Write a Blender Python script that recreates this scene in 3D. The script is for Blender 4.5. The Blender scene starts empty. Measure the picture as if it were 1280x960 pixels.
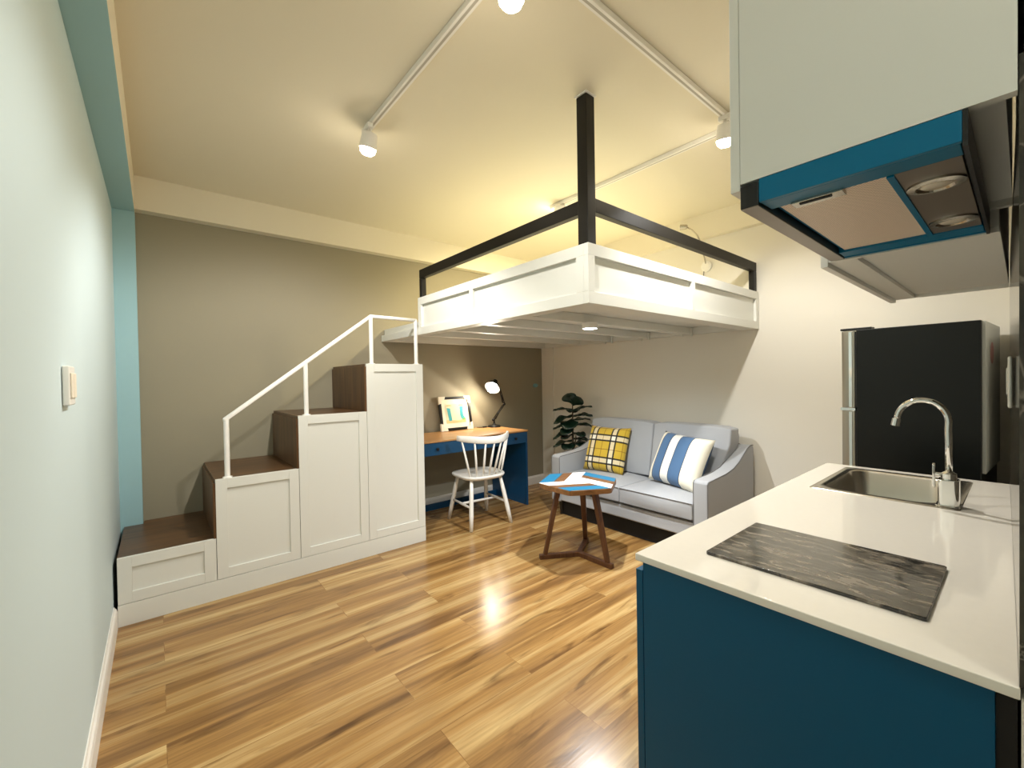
import bpy, bmesh, math, random
from mathutils import Vector, Matrix
random.seed(7)
S = bpy.context.scene
COL = S.collection
PI = math.pi

# ------------------------------------------------------------------ materials
def srgb(r, g, b):
    f = lambda c: (c/255/12.92) if c/255 <= .04045 else ((c/255+.055)/1.055)**2.4
    return (f(r), f(g), f(b), 1)

def mat(name, col, rough=.5, metal=0, spec=.5, coat=0, bump=0, bscale=200, var=0, vscale=4, emis=None, estr=0, sheen=0):
    m = bpy.data.materials.new(name); m.use_nodes = True
    nt = m.node_tree; b = nt.nodes['Principled BSDF']
    b.inputs['Base Color'].default_value = col
    b.inputs['Roughness'].default_value = rough
    b.inputs['Metallic'].default_value = metal
    b.inputs['Specular IOR Level'].default_value = spec
    b.inputs['Coat Weight'].default_value = coat
    b.inputs['Sheen Weight'].default_value = sheen
    if emis:
        b.inputs['Emission Color'].default_value = emis; b.inputs['Emission Strength'].default_value = estr
    tc = nt.nodes.new('ShaderNodeTexCoord')
    if var:
        n = nt.nodes.new('ShaderNodeTexNoise'); n.inputs['Scale'].default_value = vscale; n.inputs['Detail'].default_value = 3
        nt.links.new(tc.outputs['Object'], n.inputs['Vector'])
        mx = nt.nodes.new('ShaderNodeMix'); mx.data_type = 'RGBA'
        mx.inputs['A'].default_value = tuple(c*(1-var) for c in col[:3])+(1,)
        mx.inputs['B'].default_value = tuple(min(1, c*(1+var)) for c in col[:3])+(1,)
        nt.links.new(n.outputs['Fac'], mx.inputs['Factor']); nt.links.new(mx.outputs['Result'], b.inputs['Base Color'])
    if bump:
        n2 = nt.nodes.new('ShaderNodeTexNoise'); n2.inputs['Scale'].default_value = bscale; n2.inputs['Detail'].default_value = 2
        nt.links.new(tc.outputs['Object'], n2.inputs['Vector'])
        bp = nt.nodes.new('ShaderNodeBump'); bp.inputs['Strength'].default_value = bump; bp.inputs['Distance'].default_value = .002
        nt.links.new(n2.outputs['Fac'], bp.inputs['Height']); nt.links.new(bp.outputs['Normal'], b.inputs['Normal'])
    return m

def wood(name, c1, c2, axis='X', rough=.4, scale=1.0, coat=0):
    m = bpy.data.materials.new(name); m.use_nodes = True
    nt = m.node_tree; b = nt.nodes['Principled BSDF']; N = nt.nodes.new; L = nt.links.new
    tc = N('ShaderNodeTexCoord'); mp = N('ShaderNodeMapping')
    sc = {'X': (2, 30, 30), 'Y': (30, 2, 30), 'Z': (30, 30, 2)}[axis]
    mp.inputs['Scale'].default_value = tuple(s*scale for s in sc)
    L(tc.outputs['Object'], mp.inputs['Vector'])
    n = N('ShaderNodeTexNoise'); n.inputs['Scale'].default_value = 1; n.inputs['Detail'].default_value = 6; n.inputs['Distortion'].default_value = 1.2
    L(mp.outputs['Vector'], n.inputs['Vector'])
    r = N('ShaderNodeValToRGB'); r.color_ramp.elements[0].position = .3; r.color_ramp.elements[1].position = .7
    r.color_ramp.elements[0].color = c1; r.color_ramp.elements[1].color = c2
    L(n.outputs['Fac'], r.inputs['Fac']); L(r.outputs['Color'], b.inputs['Base Color'])
    b.inputs['Roughness'].default_value = rough; b.inputs['Coat Weight'].default_value = coat
    return m

def floor_mat():
    m = bpy.data.materials.new('oak_laminate'); m.use_nodes = True
    nt = m.node_tree; b = nt.nodes['Principled BSDF']; N = nt.nodes.new; L = nt.links.new
    tc = N('ShaderNodeTexCoord')
    br = N('ShaderNodeTexBrick'); br.offset = .37; br.offset_frequency = 2; br.squash = 1
    br.inputs['Scale'].default_value = 1; br.inputs['Brick Width'].default_value = 1.22; br.inputs['Row Height'].default_value = .195
    br.inputs['Mortar Size'].default_value = .0012; br.inputs['Mortar Smooth'].default_value = .1; br.inputs['Bias'].default_value = 0
    br.inputs['Color1'].default_value = (0, 0, 0, 1); br.inputs['Color2'].default_value = (1, 1, 1, 1); br.inputs['Mortar'].default_value = (.5, .5, .5, 1)
    L(tc.outputs['Object'], br.inputs['Vector'])
    sep = N('ShaderNodeSeparateColor'); L(br.outputs['Color'], sep.inputs['Color'])
    # per plank shift of the grain
    comb = N('ShaderNodeCombineXYZ')
    mu = N('ShaderNodeMath'); mu.operation = 'MULTIPLY'; mu.inputs[1].default_value = 37
    L(sep.outputs['Red'], mu.inputs[0]); L(mu.outputs[0], comb.inputs['X']); L(mu.outputs[0], comb.inputs['Z'])
    ad = N('ShaderNodeVectorMath'); ad.operation = 'ADD'
    L(tc.outputs['Object'], ad.inputs[0]); L(comb.outputs[0], ad.inputs[1])
    def noise(scale, detail, dist):
        mp = N('ShaderNodeMapping'); mp.inputs['Scale'].default_value = scale; L(ad.outputs[0], mp.inputs['Vector'])
        n = N('ShaderNodeTexNoise'); n.inputs['Scale'].default_value = 1; n.inputs['Detail'].default_value = detail; n.inputs['Distortion'].default_value = dist
        L(mp.outputs[0], n.inputs['Vector']); return n
    n1 = noise((.5, 12, 1), 4, .5); n2 = noise((2.6, 60, 1), 6, 1.6); n3 = noise((2.3, 13, 1), 4, 1.2)
    r1 = N('ShaderNodeValToRGB'); e = r1.color_ramp.elements
    e[0].position = .3; e[0].color = srgb(122, 88, 50); e[1].position = .7; e[1].color = srgb(204, 174, 120)
    x = r1.color_ramp.elements.new(.5); x.color = srgb(166, 127, 75)
    L(n1.outputs['Fac'], r1.inputs['Fac'])
    r2 = N('ShaderNodeValToRGB'); e = r2.color_ramp.elements
    e[0].position = .3; e[0].color = (.62, .58, .52, 1); e[1].position = .62; e[1].color = (1.06, 1.06, 1.06, 1)
    L(n2.outputs['Fac'], r2.inputs['Fac'])
    r3 = N('ShaderNodeValToRGB'); e = r3.color_ramp.elements
    e[0].position = .27; e[0].color = (.36, .31, .26, 1); e[1].position = .43; e[1].color = (1, 1, 1, 1)
    L(n3.outputs['Fac'], r3.inputs['Fac'])
    def mul(a, bb, f=1):
        mx = N('ShaderNodeMix'); mx.data_type = 'RGBA'; mx.blend_type = 'MULTIPLY'; mx.inputs['Factor'].default_value = f
        L(a, mx.inputs['A']); L(bb, mx.inputs['B']); return mx.outputs['Result']
    c = mul(mul(r1.outputs['Color'], r2.outputs['Color'], .6), r3.outputs['Color'], .8)
    tint = N('ShaderNodeValToRGB'); e = tint.color_ramp.elements
    e[0].color = (.90, .88, .86, 1); e[1].color = (1.06, 1.06, 1.04, 1)
    L(sep.outputs['Red'], tint.inputs['Fac'])
    c = mul(c, tint.outputs['Color'])
    mo = N('ShaderNodeMix'); mo.data_type = 'RGBA'; mo.inputs['B'].default_value = srgb(110, 74, 38)
    mf = N('ShaderNodeMath'); mf.operation = 'MULTIPLY'; mf.inputs[1].default_value = .4
    L(br.outputs['Fac'], mf.inputs[0]); L(mf.outputs[0], mo.inputs['Factor']); L(c, mo.inputs['A'])
    L(mo.outputs['Result'], b.inputs['Base Color'])
    b.inputs['Roughness'].default_value = .24; b.inputs['Specular IOR Level'].default_value = .5
    bp = N('ShaderNodeBump'); bp.inputs['Strength'].default_value = .12; bp.inputs['Distance'].default_value = .001
    L(n2.outputs['Fac'], bp.inputs['Height']); L(bp.outputs['Normal'], b.inputs['Normal'])
    return m

def band_mat(name, expr_fn, rough=.85, bump=.3):
    """fabric whose pattern is computed from Object coords x,y by node maths"""
    m = bpy.data.materials.new(name); m.use_nodes = True
    nt = m.node_tree; b = nt.nodes['Principled BSDF']
    tc = nt.nodes.new('ShaderNodeTexCoord'); sp = nt.nodes.new('ShaderNodeSeparateXYZ')
    nt.links.new(tc.outputs['Object'], sp.inputs[0])
    out = expr_fn(nt, sp)
    nt.links.new(out, b.inputs['Base Color'])
    b.inputs['Roughness'].default_value = rough; b.inputs['Sheen Weight'].default_value = .2
    n = nt.nodes.new('ShaderNodeTexNoise'); n.inputs['Scale'].default_value = 300
    nt.links.new(tc.outputs['Object'], n.inputs['Vector'])
    bp = nt.nodes.new('ShaderNodeBump'); bp.inputs['Strength'].default_value = bump; bp.inputs['Distance'].default_value = .001
    nt.links.new(n.outputs['Fac'], bp.inputs['Height']); nt.links.new(bp.outputs['Normal'], b.inputs['Normal'])
    return m

def bands(nt, sock, half, stops, smooth=False):
    """constant colour bands along a coordinate in [-half, half]"""
    mr = nt.nodes.new('ShaderNodeMapRange'); mr.inputs['From Min'].default_value = -half; mr.inputs['From Max'].default_value = half
    nt.links.new(sock, mr.inputs['Value'])
    r = nt.nodes.new('ShaderNodeValToRGB'); r.color_ramp.interpolation = 'CONSTANT'
    e = r.color_ramp.elements
    e[0].position = stops[0][0]; e[0].color = stops[0][1]
    e[1].position = stops[1][0]; e[1].color = stops[1][1]
    for p, c in stops[2:]:
        x = e.new(p); x.color = c
    nt.links.new(mr.outputs[0], r.inputs['Fac'])
    return r.outputs['Color']

def mixn(nt, mode, a, b, f=1.0):
    mx = nt.nodes.new('ShaderNodeMix'); mx.data_type = 'RGBA'; mx.blend_type = mode; mx.inputs['Factor'].default_value = f
    for s, v in (('A', a), ('B', b)):
        if isinstance(v, tuple): mx.inputs[s].default_value = v
        else: nt.links.new(v, mx.inputs[s])
    return mx.outputs['Result']

M = {}
M['floor'] = floor_mat()
M['cream_paint'] = mat('cream_paint', srgb(232, 224, 202), .6, bump=.06, bscale=120)
M['wall_paint'] = mat('warm_white_wall', srgb(232, 227, 214), .65, bump=.06, bscale=120)
M['taupe'] = mat('taupe_wall', srgb(152, 144, 122), .7, bump=.06, bscale=120)
M['aqua_beam'] = mat('aqua_wall', srgb(160, 198, 204), .65, bump=.06, bscale=120)
M['aqua'] = mat('pale_aqua_wall', srgb(206, 223, 226), .6, bump=.06, bscale=120)
M['white_lacquer'] = mat('white_lacquer', srgb(227, 227, 219), .35)
M['trim_white'] = mat('white_trim', srgb(238, 234, 226), .45)
M['white_metal'] = mat('white_metal', srgb(245, 242, 236), .35)
M['black_metal'] = mat('black_metal', srgb(20, 18, 15), .45, spec=.3, bump=.1, bscale=60)
M['slot_grey'] = mat('slot_grey', srgb(186, 180, 168), .6)
M['dark_gap'] = mat('dark_gap', srgb(14, 12, 12), .7)
M['walnut_x'] = wood('walnut_tread', srgb(70, 46, 26), srgb(108, 76, 45), 'X', .35, .8)
M['walnut_y'] = wood('walnut_riser', srgb(70, 46, 26), srgb(108, 76, 45), 'Z', .4, .8)
M['leg_wood'] = wood('table_leg_wood', srgb(74, 44, 26), srgb(112, 72, 44), 'Z', .4)
M['edge_wood'] = wood('table_edge_wood', srgb(118, 80, 44), srgb(152, 108, 64), 'X', .4)
M['inlay_brown'] = wood('inlay_brown', srgb(98, 66, 42), srgb(124, 88, 58), 'X', .4)
M['inlay_white'] = mat('inlay_white', srgb(244, 242, 238), .4)
M['inlay_teal'] = mat('inlay_teal', srgb(26, 108, 146), .4)
M['desk_blue'] = mat('desk_blue', srgb(6, 66, 104), .4)
M['desk_top'] = wood('desk_top_oak', srgb(160, 112, 64), srgb(196, 150, 96), 'X', .35)
M['teal'] = mat('teal_laminate', srgb(3, 80, 114), .4, spec=.25)
M['teal_film'] = mat('teal_film', srgb(1, 106, 144), .35, spec=.3)
M['quartz'] = mat('white_quartz', srgb(238, 232, 220), .06, spec=.7, var=.02, vscale=60)
M['fabric'] = mat('grey_fabric', srgb(170, 172, 175), .9, bump=.5, bscale=700, var=.06, vscale=300, sheen=.25)
M['piping'] = mat('dark_piping', srgb(112, 110, 108), .9)
M['steel'] = mat('brushed_steel', srgb(196, 190, 178), .25, metal=1)
M['chrome'] = mat('chrome', srgb(225, 225, 222), .06, metal=1)
M['fridge_black'] = mat('fridge_black', srgb(11, 13, 10), .35, spec=.3, bump=.05, bscale=300)
M['fridge_silver'] = mat('fridge_silver', srgb(168, 162, 148), .28, metal=.9)
M['fridge_back'] = mat('fridge_back_grey', srgb(176, 178, 172), .5)
M['pink'] = mat('pink_sticker', srgb(168, 120, 116), .6)
M['smoke_steel'] = mat('smoked_steel', srgb(142, 132, 120), .3, metal=.5)
M['filter'] = None
M['black_plastic'] = mat('black_plastic', srgb(16, 15, 14), .35)
M['leaf'] = mat('leaf_green', srgb(18, 44, 30), .35, var=.25, vscale=14)
M['stem'] = mat('stem_brown', srgb(92, 78, 58), .7)
M['pot'] = mat('pot_white', srgb(210, 206, 198), .5)
M['soil'] = mat('soil', srgb(48, 36, 26), .95)
M['plug_white'] = mat('plug_white', srgb(240, 238, 230), .4)
M['corner_card'] = mat('corner_card', srgb(236, 226, 206), .6)
M['mat_board'] = mat('mat_board', srgb(244, 236, 210), .6)
M['art_sand'] = mat('art_sand', srgb(214, 196, 140), .7, var=.15, vscale=30)
M['art_aqua'] = mat('art_aqua', srgb(60, 170, 180), .7, var=.2, vscale=40)
M['art_green'] = mat('art_green', srgb(120, 180, 110), .7)
M['art_cream'] = mat('art_cream', srgb(226, 224, 190), .7)
M['pale_blue'] = mat('pale_blue_disc', srgb(120, 168, 172), .4)
WARM = (1, .98, .935, 1)
M['bulb'] = mat('lit_bulb', (1, 1, 1, 1), .4, emis=(1, .88, .68, 1), estr=60)
M['bulb_cool'] = mat('lit_diffuser', (1, 1, 1, 1), .4, emis=(.95, .98, 1, 1), estr=30)
M['hood_lens'] = mat('hood_lens', srgb(200, 192, 172), .15)
M['chair_white'] = mat('chair_white', srgb(240, 237, 230), .4)

def filter_mat():
    m = bpy.data.materials.new('filter_mesh'); m.use_nodes = True
    nt = m.node_tree; b = nt.nodes['Principled BSDF']; N = nt.nodes.new; L = nt.links.new
    tc = N('ShaderNodeTexCoord'); ck = N('ShaderNodeTexChecker'); ck.inputs['Scale'].default_value = 260
    ck.inputs['Color1'].default_value = srgb(246, 226, 204); ck.inputs['Color2'].default_value = srgb(196, 178, 158)
    L(tc.outputs['Object'], ck.inputs['Vector']); L(ck.outputs['Color'], b.inputs['Base Color'])
    b.inputs['Metallic'].default_value = .0; b.inputs['Roughness'].default_value = .4
    return m
M['filter'] = filter_mat()

def marble_mat():
    m = bpy.data.materials.new('dark_veined_marble'); m.use_nodes = True
    nt = m.node_tree; b = nt.nodes['Principled BSDF']; N = nt.nodes.new; L = nt.links.new
    tc = N('ShaderNodeTexCoord'); n = N('ShaderNodeTexNoise'); n.inputs['Scale'].default_value = 3; n.inputs['Detail'].default_value = 8; n.inputs['Distortion'].default_value = 2.5
    L(tc.outputs['Object'], n.inputs['Vector'])
    r = N('ShaderNodeValToRGB'); e = r.color_ramp.elements
    e[0].position = .42; e[0].color = srgb(44, 40, 32); e[1].position = .56; e[1].color = srgb(70, 64, 52)
    x = e.new(.5); x.color = srgb(120, 110, 98); y = e.new(.485); y.color = srgb(52, 47, 38); z = e.new(.515); z.color = srgb(58, 52, 42)
    L(n.outputs['Fac'], r.inputs['Fac']); L(r.outputs['Color'], b.inputs['Base Color'])
    b.inputs['Roughness'].default_value = .08
    return m
M['marble'] = marble_mat()

def hob_mat():
    m = bpy.data.materials.new('hob_glass'); m.use_nodes = True
    nt = m.node_tree; b = nt.nodes['Principled BSDF']; N = nt.nodes.new; L = nt.links.new
    tc = N('ShaderNodeTexCoord'); mp = N('ShaderNodeMapping'); mp.inputs['Scale'].default_value = (46, 16, 1); mp.inputs['Rotation'].default_value = (0, 0, .35)
    L(tc.outputs['Object'], mp.inputs['Vector'])
    n = N('ShaderNodeTexNoise'); n.inputs['Scale'].default_value = 1; n.inputs['Detail'].default_value = 4; n.inputs['Distortion'].default_value = .8
    L(mp.outputs[0], n.inputs['Vector'])
    r = N('ShaderNodeValToRGB'); e = r.color_ramp.elements
    e[0].position = .46; e[0].color = srgb(24, 21, 18); e[1].position = .62; e[1].color = srgb(118, 108, 94)  # light streaks: reflections painted into the glass colour
    L(n.outputs['Fac'], r.inputs['Fac']); L(r.outputs['Color'], b.inputs['Base Color'])
    r2 = N('ShaderNodeMapRange'); r2.inputs['From Min'].default_value = .4; r2.inputs['From Max'].default_value = .65
    r2.inputs['To Min'].default_value = .1; r2.inputs['To Max'].default_value = .3
    L(n.outputs['Fac'], r2.inputs['Value']); L(r2.outputs[0], b.inputs['Roughness'])
    bp = N('ShaderNodeBump'); bp.inputs['Strength'].default_value = .35; bp.inputs['Distance'].default_value = .002
    L(n.outputs['Fac'], bp.inputs['Height']); L(bp.outputs['Normal'], b.inputs['Normal'])
    b.inputs['Coat Weight'].default_value = .6; b.inputs['Coat Roughness'].default_value = .08
    return m
M['hob'] = hob_mat()

YE, YP, NV, WH = srgb(206, 172, 50), srgb(240, 220, 150), srgb(40, 40, 52), srgb(246, 240, 222)
def plaid(nt, sp):
    h = .21; W1 = (1, 1, 1, 1); DK = (.05, .05, .07, 1); TH = (.6, .5, .3, 1)
    base = [(0, YE), (.16, WH), (.27, YE), (.66, WH), (.77, YE)]
    line = [(0, W1), (.135, DK), (.17, W1), (.26, DK), (.295, W1), (.45, TH), (.467, W1), (.635, DK), (.67, W1), (.76, DK), (.795, W1), (.93, TH), (.945, W1)]
    c = mixn(nt, 'MIX', bands(nt, sp.outputs['X'], h, base), bands(nt, sp.outputs['Y'], h, base), .5)
    c = mixn(nt, 'MULTIPLY', c, bands(nt, sp.outputs['X'], h, line))
    return mixn(nt, 'MULTIPLY', c, bands(nt, sp.outputs['Y'], h, line))
M['plaid'] = band_mat('yellow_plaid', plaid)
def stripe(nt, sp):
    BL, WT, DK = srgb(72, 106, 144), srgb(240, 238, 228), srgb(44, 50, 66)
    st = [(0, srgb(240, 234, 214)), (.13, DK), (.145, BL), (.31, DK), (.325, WT), (.48, DK), (.492, BL), (.70, DK), (.712, srgb(240, 234, 214))]
    return bands(nt, sp.outputs['X'], .24, st)
M['stripe'] = band_mat('blue_stripe', stripe)
M['denim'] = mat('pillow_denim_back', srgb(70, 92, 118), .9, var=.3, vscale=60)

# ------------------------------------------------------------------ mesh helpers
def box(bm, x0, x1, y0, y1, z0, z1):
    v = [bm.verts.new((x, y, z)) for x in (x0, x1) for y in (y0, y1) for z in (z0, z1)]
    for f in ((0, 1, 3, 2), (4, 6, 7, 5), (0, 4, 5, 1), (2, 3, 7, 6), (0, 2, 6, 4), (1, 5, 7, 3)):
        bm.faces.new([v[i] for i in f])
    return v

def prism(bm, pts, fn, a, b):
    """pts 2D polygon; fn(u,v,w)->xyz; extruded from w=a to w=b"""
    n = len(pts)
    A = [bm.verts.new(fn(u, v, a)) for u, v in pts]; B = [bm.verts.new(fn(u, v, b)) for u, v in pts]
    bm.faces.new(A); bm.faces.new(B[::-1])
    for i in range(n):
        bm.faces.new((A[i], B[i], B[(i+1) % n], A[(i+1) % n]))

def tube(bm, pts, rad, seg=12, cap=True):
    pts = [Vector(p) for p in pts]
    n = len(pts)
    rs = rad if isinstance(rad, (list, tuple)) else [rad]*n
    rings = []; ref = None
    for i, p in enumerate(pts):
        t = (pts[min(i+1, n-1)]-pts[max(i-1, 0)]).normalized()
        if ref is None:
            ref = t.orthogonal().normalized()
        ref = (ref - t*ref.dot(t)).normalized()
        s = t.cross(ref)
        rings.append([bm.verts.new(p+(ref*math.cos(2*PI*k/seg)+s*math.sin(2*PI*k/seg))*rs[i]) for k in range(seg)])
    for a, b in zip(rings, rings[1:]):
        for k in range(seg):
            bm.faces.new((a[k], a[(k+1) % seg], b[(k+1) % seg], b[k]))
    if cap:
        bm.faces.new(rings[0][::-1]); bm.faces.new(rings[-1])

def bar(bm, p, q, w, h, up=(0, 0, 1)):
    """rectangular bar between two points"""
    p, q = Vector(p), Vector(q); t = (q-p).normalized(); up = Vector(up)
    s = t.cross(up).normalized(); u = s.cross(t).normalized()
    A = [bm.verts.new(p+s*(w/2*a)+u*(h/2*b)) for a, b in ((-1, -1), (1, -1), (1, 1), (-1, 1))]
    B = [bm.verts.new(q+s*(w/2*a)+u*(h/2*b)) for a, b in ((-1, -1), (1, -1), (1, 1), (-1, 1))]
    bm.faces.new(A[::-1]); bm.faces.new(B)
    for i in range(4):
        bm.faces.new((A[i], A[(i+1) % 4], B[(i+1) % 4], B[i]))

def lathe(bm, prof, c=(0, 0, 0), seg=32, mtx=None):
    c = Vector(c); rings = []
    for r, z in prof:
        ring = []
        for k in range(seg):
            a = 2*PI*k/seg
            p = Vector((max(r, 1e-4)*math.cos(a), max(r, 1e-4)*math.sin(a), z))
            if mtx: p = mtx @ p
            ring.append(bm.verts.new(p+c))
        rings.append(ring)
    for a, b in zip(rings, rings[1:]):
        for k in range(seg):
            bm.faces.new((a[k], a[(k+1) % seg], b[(k+1) % seg], b[k]))
    bm.faces.new(rings[0][::-1]); bm.faces.new(rings[-1])

def rrect(x0, x1, y0, y1, r, n=6):
    out = []
    for cx, cy, a0 in ((x1-r, y1-r, 0), (x0+r, y1-r, PI/2), (x0+r, y0+r, PI), (x1-r, y0+r, 1.5*PI)):
        for k in range(n+1):
            a = a0+PI/2*k/n
            out.append((cx+r*math.cos(a), cy+r*math.sin(a)))
    return out

OFF = {}
def obj(name, bm, m, parent=None, smooth=False, bevel=0, sub=0, label=None, seg=2, kind=None):
    bmesh.ops.recalc_face_normals(bm, faces=bm.faces)
    off = OFF.get(parent.name, Vector()) if parent else Vector()
    if off.length: bmesh.ops.translate(bm, verts=bm.verts, vec=-off)
    me = bpy.data.meshes.new(name); bm.to_mesh(me); bm.free()
    o = bpy.data.objects.new(name, me); COL.objects.link(o)
    if isinstance(m, (list, tuple)):
        for x in m: me.materials.append(x)
    else: me.materials.append(m)
    if smooth:
        for p in me.polygons: p.use_smooth = True
    if bevel:
        b = o.modifiers.new('bevel', 'BEVEL'); b.width = bevel; b.segments = seg; b.limit_method = 'ANGLE'; b.angle_limit = .6
        b.harden_normals = False
        for p in me.polygons: p.use_smooth = True
        wn = o.modifiers.new('wn', 'WEIGHTED_NORMAL'); wn.keep_sharp = True
    if sub:
        s = o.modifiers.new('sub', 'SUBSURF'); s.levels = sub; s.render_levels = sub
    if parent:
        o.parent = parent
    OFF[o.name] = off
    if label: o['label'] = label
    if kind: o['kind'] = kind
    return o

def thing(name, label, cat, loc=(0, 0, 0), group=None, local=False, rot=None):
    o = bpy.data.objects.new(name, None); COL.objects.link(o); o.empty_display_size = .1
    o.location = loc
    if rot: o.rotation_euler = rot
    o['label'] = label; o['category'] = cat
    if group: o['group'] = group
    OFF[o.name] = Vector() if local else Vector(loc)
    return o

def tag(o, label, cat, group=None):
    o['label'] = label; o['category'] = cat
    if group: o['group'] = group
    return o

def struct(name, bm, m, **k):
    return obj(name, bm, m, kind='structure', **k)

def B(*boxes):
    bm = bmesh.new()
    for b in boxes: box(bm, *b)
    return bm

def dup(root, loc=None, rot=None, label=None):
    r = root.copy(); COL.objects.link(r)
    if loc is not None: r.location = loc
    if rot is not None: r.rotation_euler = rot
    if label: r['label'] = label
    for ch in list(root.children):
        c = ch.copy(); COL.objects.link(c); c.parent = r
        for g in list(ch.children):
            d = g.copy(); COL.objects.link(d); d.parent = c
    return r

# ------------------------------------------------------------------ room shell
XL, XR, YB, ZC = -.20, 3.66, 3.80, 2.65
struct('floor', B((XL-.1, XR+.1, -1.8, YB+.1, -.1, 0)), M['floor'])
struct('ceiling', B((XL-.1, XR+.1, -1.8, YB+.1, ZC, ZC+.1)), M['cream_paint'])
struct('wall_left', B((XL-.1, XL, -1.8, YB, 0, ZC)), M['aqua'])
struct('wall_back', B((XL-.1, XR+.1, YB, YB+.1, 0, ZC)), M['taupe'])
struct('wall_right', B((XR, XR+.1, -.1, YB, 0, ZC)), M['wall_paint'])
bm = bmesh.new()
prism(bm, [(.887, -.13), (XR, -.13), (XR, .040), (.887, -.012)], lambda u, v, w: (u, v, w), .834, ZC)
prism(bm, [(.887, -.13), (XR, -.13), (XR, .052), (.887, .002)], lambda u, v, w: (u, v, w), 0, .832)
struct('wall_kitchen', bm, M['wall_paint'])
struct('wall_entry', B((.887, .987, -1.8, -.13, 0, ZC)), M['wall_paint'])
struct('wall_rear', B((XL, .887, -1.9, -1.8, 0, ZC)), M['wall_paint'])
# ring beams under the ceiling and the corner column on the aqua wall
struct('trim_1', B((XL+.11, XR, YB-.08, YB, 2.43, ZC)), M['cream_paint'])
struct('trim_2', B((XR-.06, XR, .045, YB-.08, 2.45, ZC)), M['cream_paint'])
bm = B((XL, XL+.11, -1.8, YB, 2.41, ZC))
bt = struct('trim_3', bm, [M['aqua_beam'], M['cream_paint']])
for p in bt.data.polygons:
    if p.normal.x > .9: p.material_index = 1
struct('trim_4', B((XL, XL+.11, YB-.08, YB, 0, 2.41)), M['aqua_beam'])
struct('trim_5', B((XR-.015, XR, YB-.19, YB, 0, 2.43)), M['wall_paint'])
def skirting(name, fn, a, b):
    bm = bmesh.new()
    prism(bm, [(0, 0), (.016, 0), (.016, .075), (.012, .088), (.006, .094), (.004, .1), (0, .1)], fn, a, b)
    struct(name, bm, M['trim_white'])
skirting('baseboard_left', lambda u, v, w: (XL+u, w, v*1.15), -1.8, 3.05)
skirting('baseboard_back', lambda u, v, w: (w, YB-u, v), 1.63, XR-.015)
skirting('baseboard_right', lambda u, v, w: (XR-u, w, v), .045, YB-.19)

# ------------------------------------------------------------------ storage staircase
XS = [-.184, .250, .706, 1.166, 1.622]
ZS = [.364, .711, 1.058, 1.405]
YF, YW = 3.05, YB-.005
st = thing('storage_staircase', 'white storage staircase with dark walnut treads and white handrail against taupe wall', 'staircase', (.7, 3.4, 0))
obj('plinth', B((XS[0], XS[4], YF, YF+.02, 0, .114)), M['white_lacquer'], st, bevel=.0015)
def shaker(x0, x1, z0, z1, fw, y, t=.02, d=.010):
    bm = bmesh.new()
    box(bm, x0, x0+fw, y, y+t, z0, z1); box(bm, x1-fw, x1, y, y+t, z0, z1)
    box(bm, x0+fw, x1-fw, y, y+t, z0, z0+fw); box(bm, x0+fw, x1-fw, y, y+t, z1-fw, z1)
    box(bm, x0+fw, x1-fw, y+d, y+t, z0+fw, z1-fw)
    return bm
for i in range(4):
    x0, x1, z1 = XS[i], XS[i+1], ZS[i]
    ywall = YW-.08 if i == 0 else YW
    obj('carcass', B((x0+.006, x1-.001, YF+.021, ywall, .01, z1-.022)), M['white_lacquer'] if i else M['dark_gap'], st)  # first unit coloured near-black to stand in for shade in the wall gap
    obj('cabinet_door', shaker(x0+.0015, x1-.0015, .117, z1-.001, .058, YF), M['white_lacquer'], st, bevel=.0012)
    bm = bmesh.new()
    if i == 0:
        prism(bm, [(x0+.002, YF+.021), (x1, YF+.021), (x1, YW), (x0+.098, YW), (x0+.098, YW-.08), (x0+.002, YW-.08)], lambda u, v, w: (u, v, w), z1-.021, z1-.002)
    else:
        box(bm, x0-.001, x1, YF+.021, YW, z1-.021, z1-.002)
    obj('tread', bm, M['walnut_x'], st, label='dark walnut step tread')
    if i:
        obj('riser', B((x0-.012, x0+.0055, YF+.003, YW, ZS[i-1]-.001, z1-.0215)), M['walnut_y'], st, label='dark walnut riser')
# handrail
yr = 3.085
rail = [(.312, yr, 1.062), (1.221, yr, 1.755), (1.583, yr, 1.752)]
bm = bmesh.new()
tube(bm, [(.312, yr, 1.05)]+[rail[0]]+[rail[1]], .0135, 14); tube(bm, [rail[1], rail[2]], .0135, 14)
for p in rail: bmesh.ops.create_icosphere(bm, subdivisions=2, radius=.0138, matrix=Matrix.Translation(p))
obj('handrail', bm, M['white_metal'], st, smooth=True)
for x, z0, z1 in ((.316, ZS[1], 1.06), (.767, ZS[2], 1.41), (1.221, ZS[3], 1.755), (1.583, ZS[3], 1.752)):
    bm = bmesh.new(); tube(bm, [(x, yr, z0-.002), (x, yr, z1)], .0145, 14)
    lathe(bm, [(.026, 0), (.026, .004), (.015, .006)], (x, yr, z0-.001), 20)
    obj('baluster', bm, M['white_metal'], st, smooth=False, bevel=0)

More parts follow.
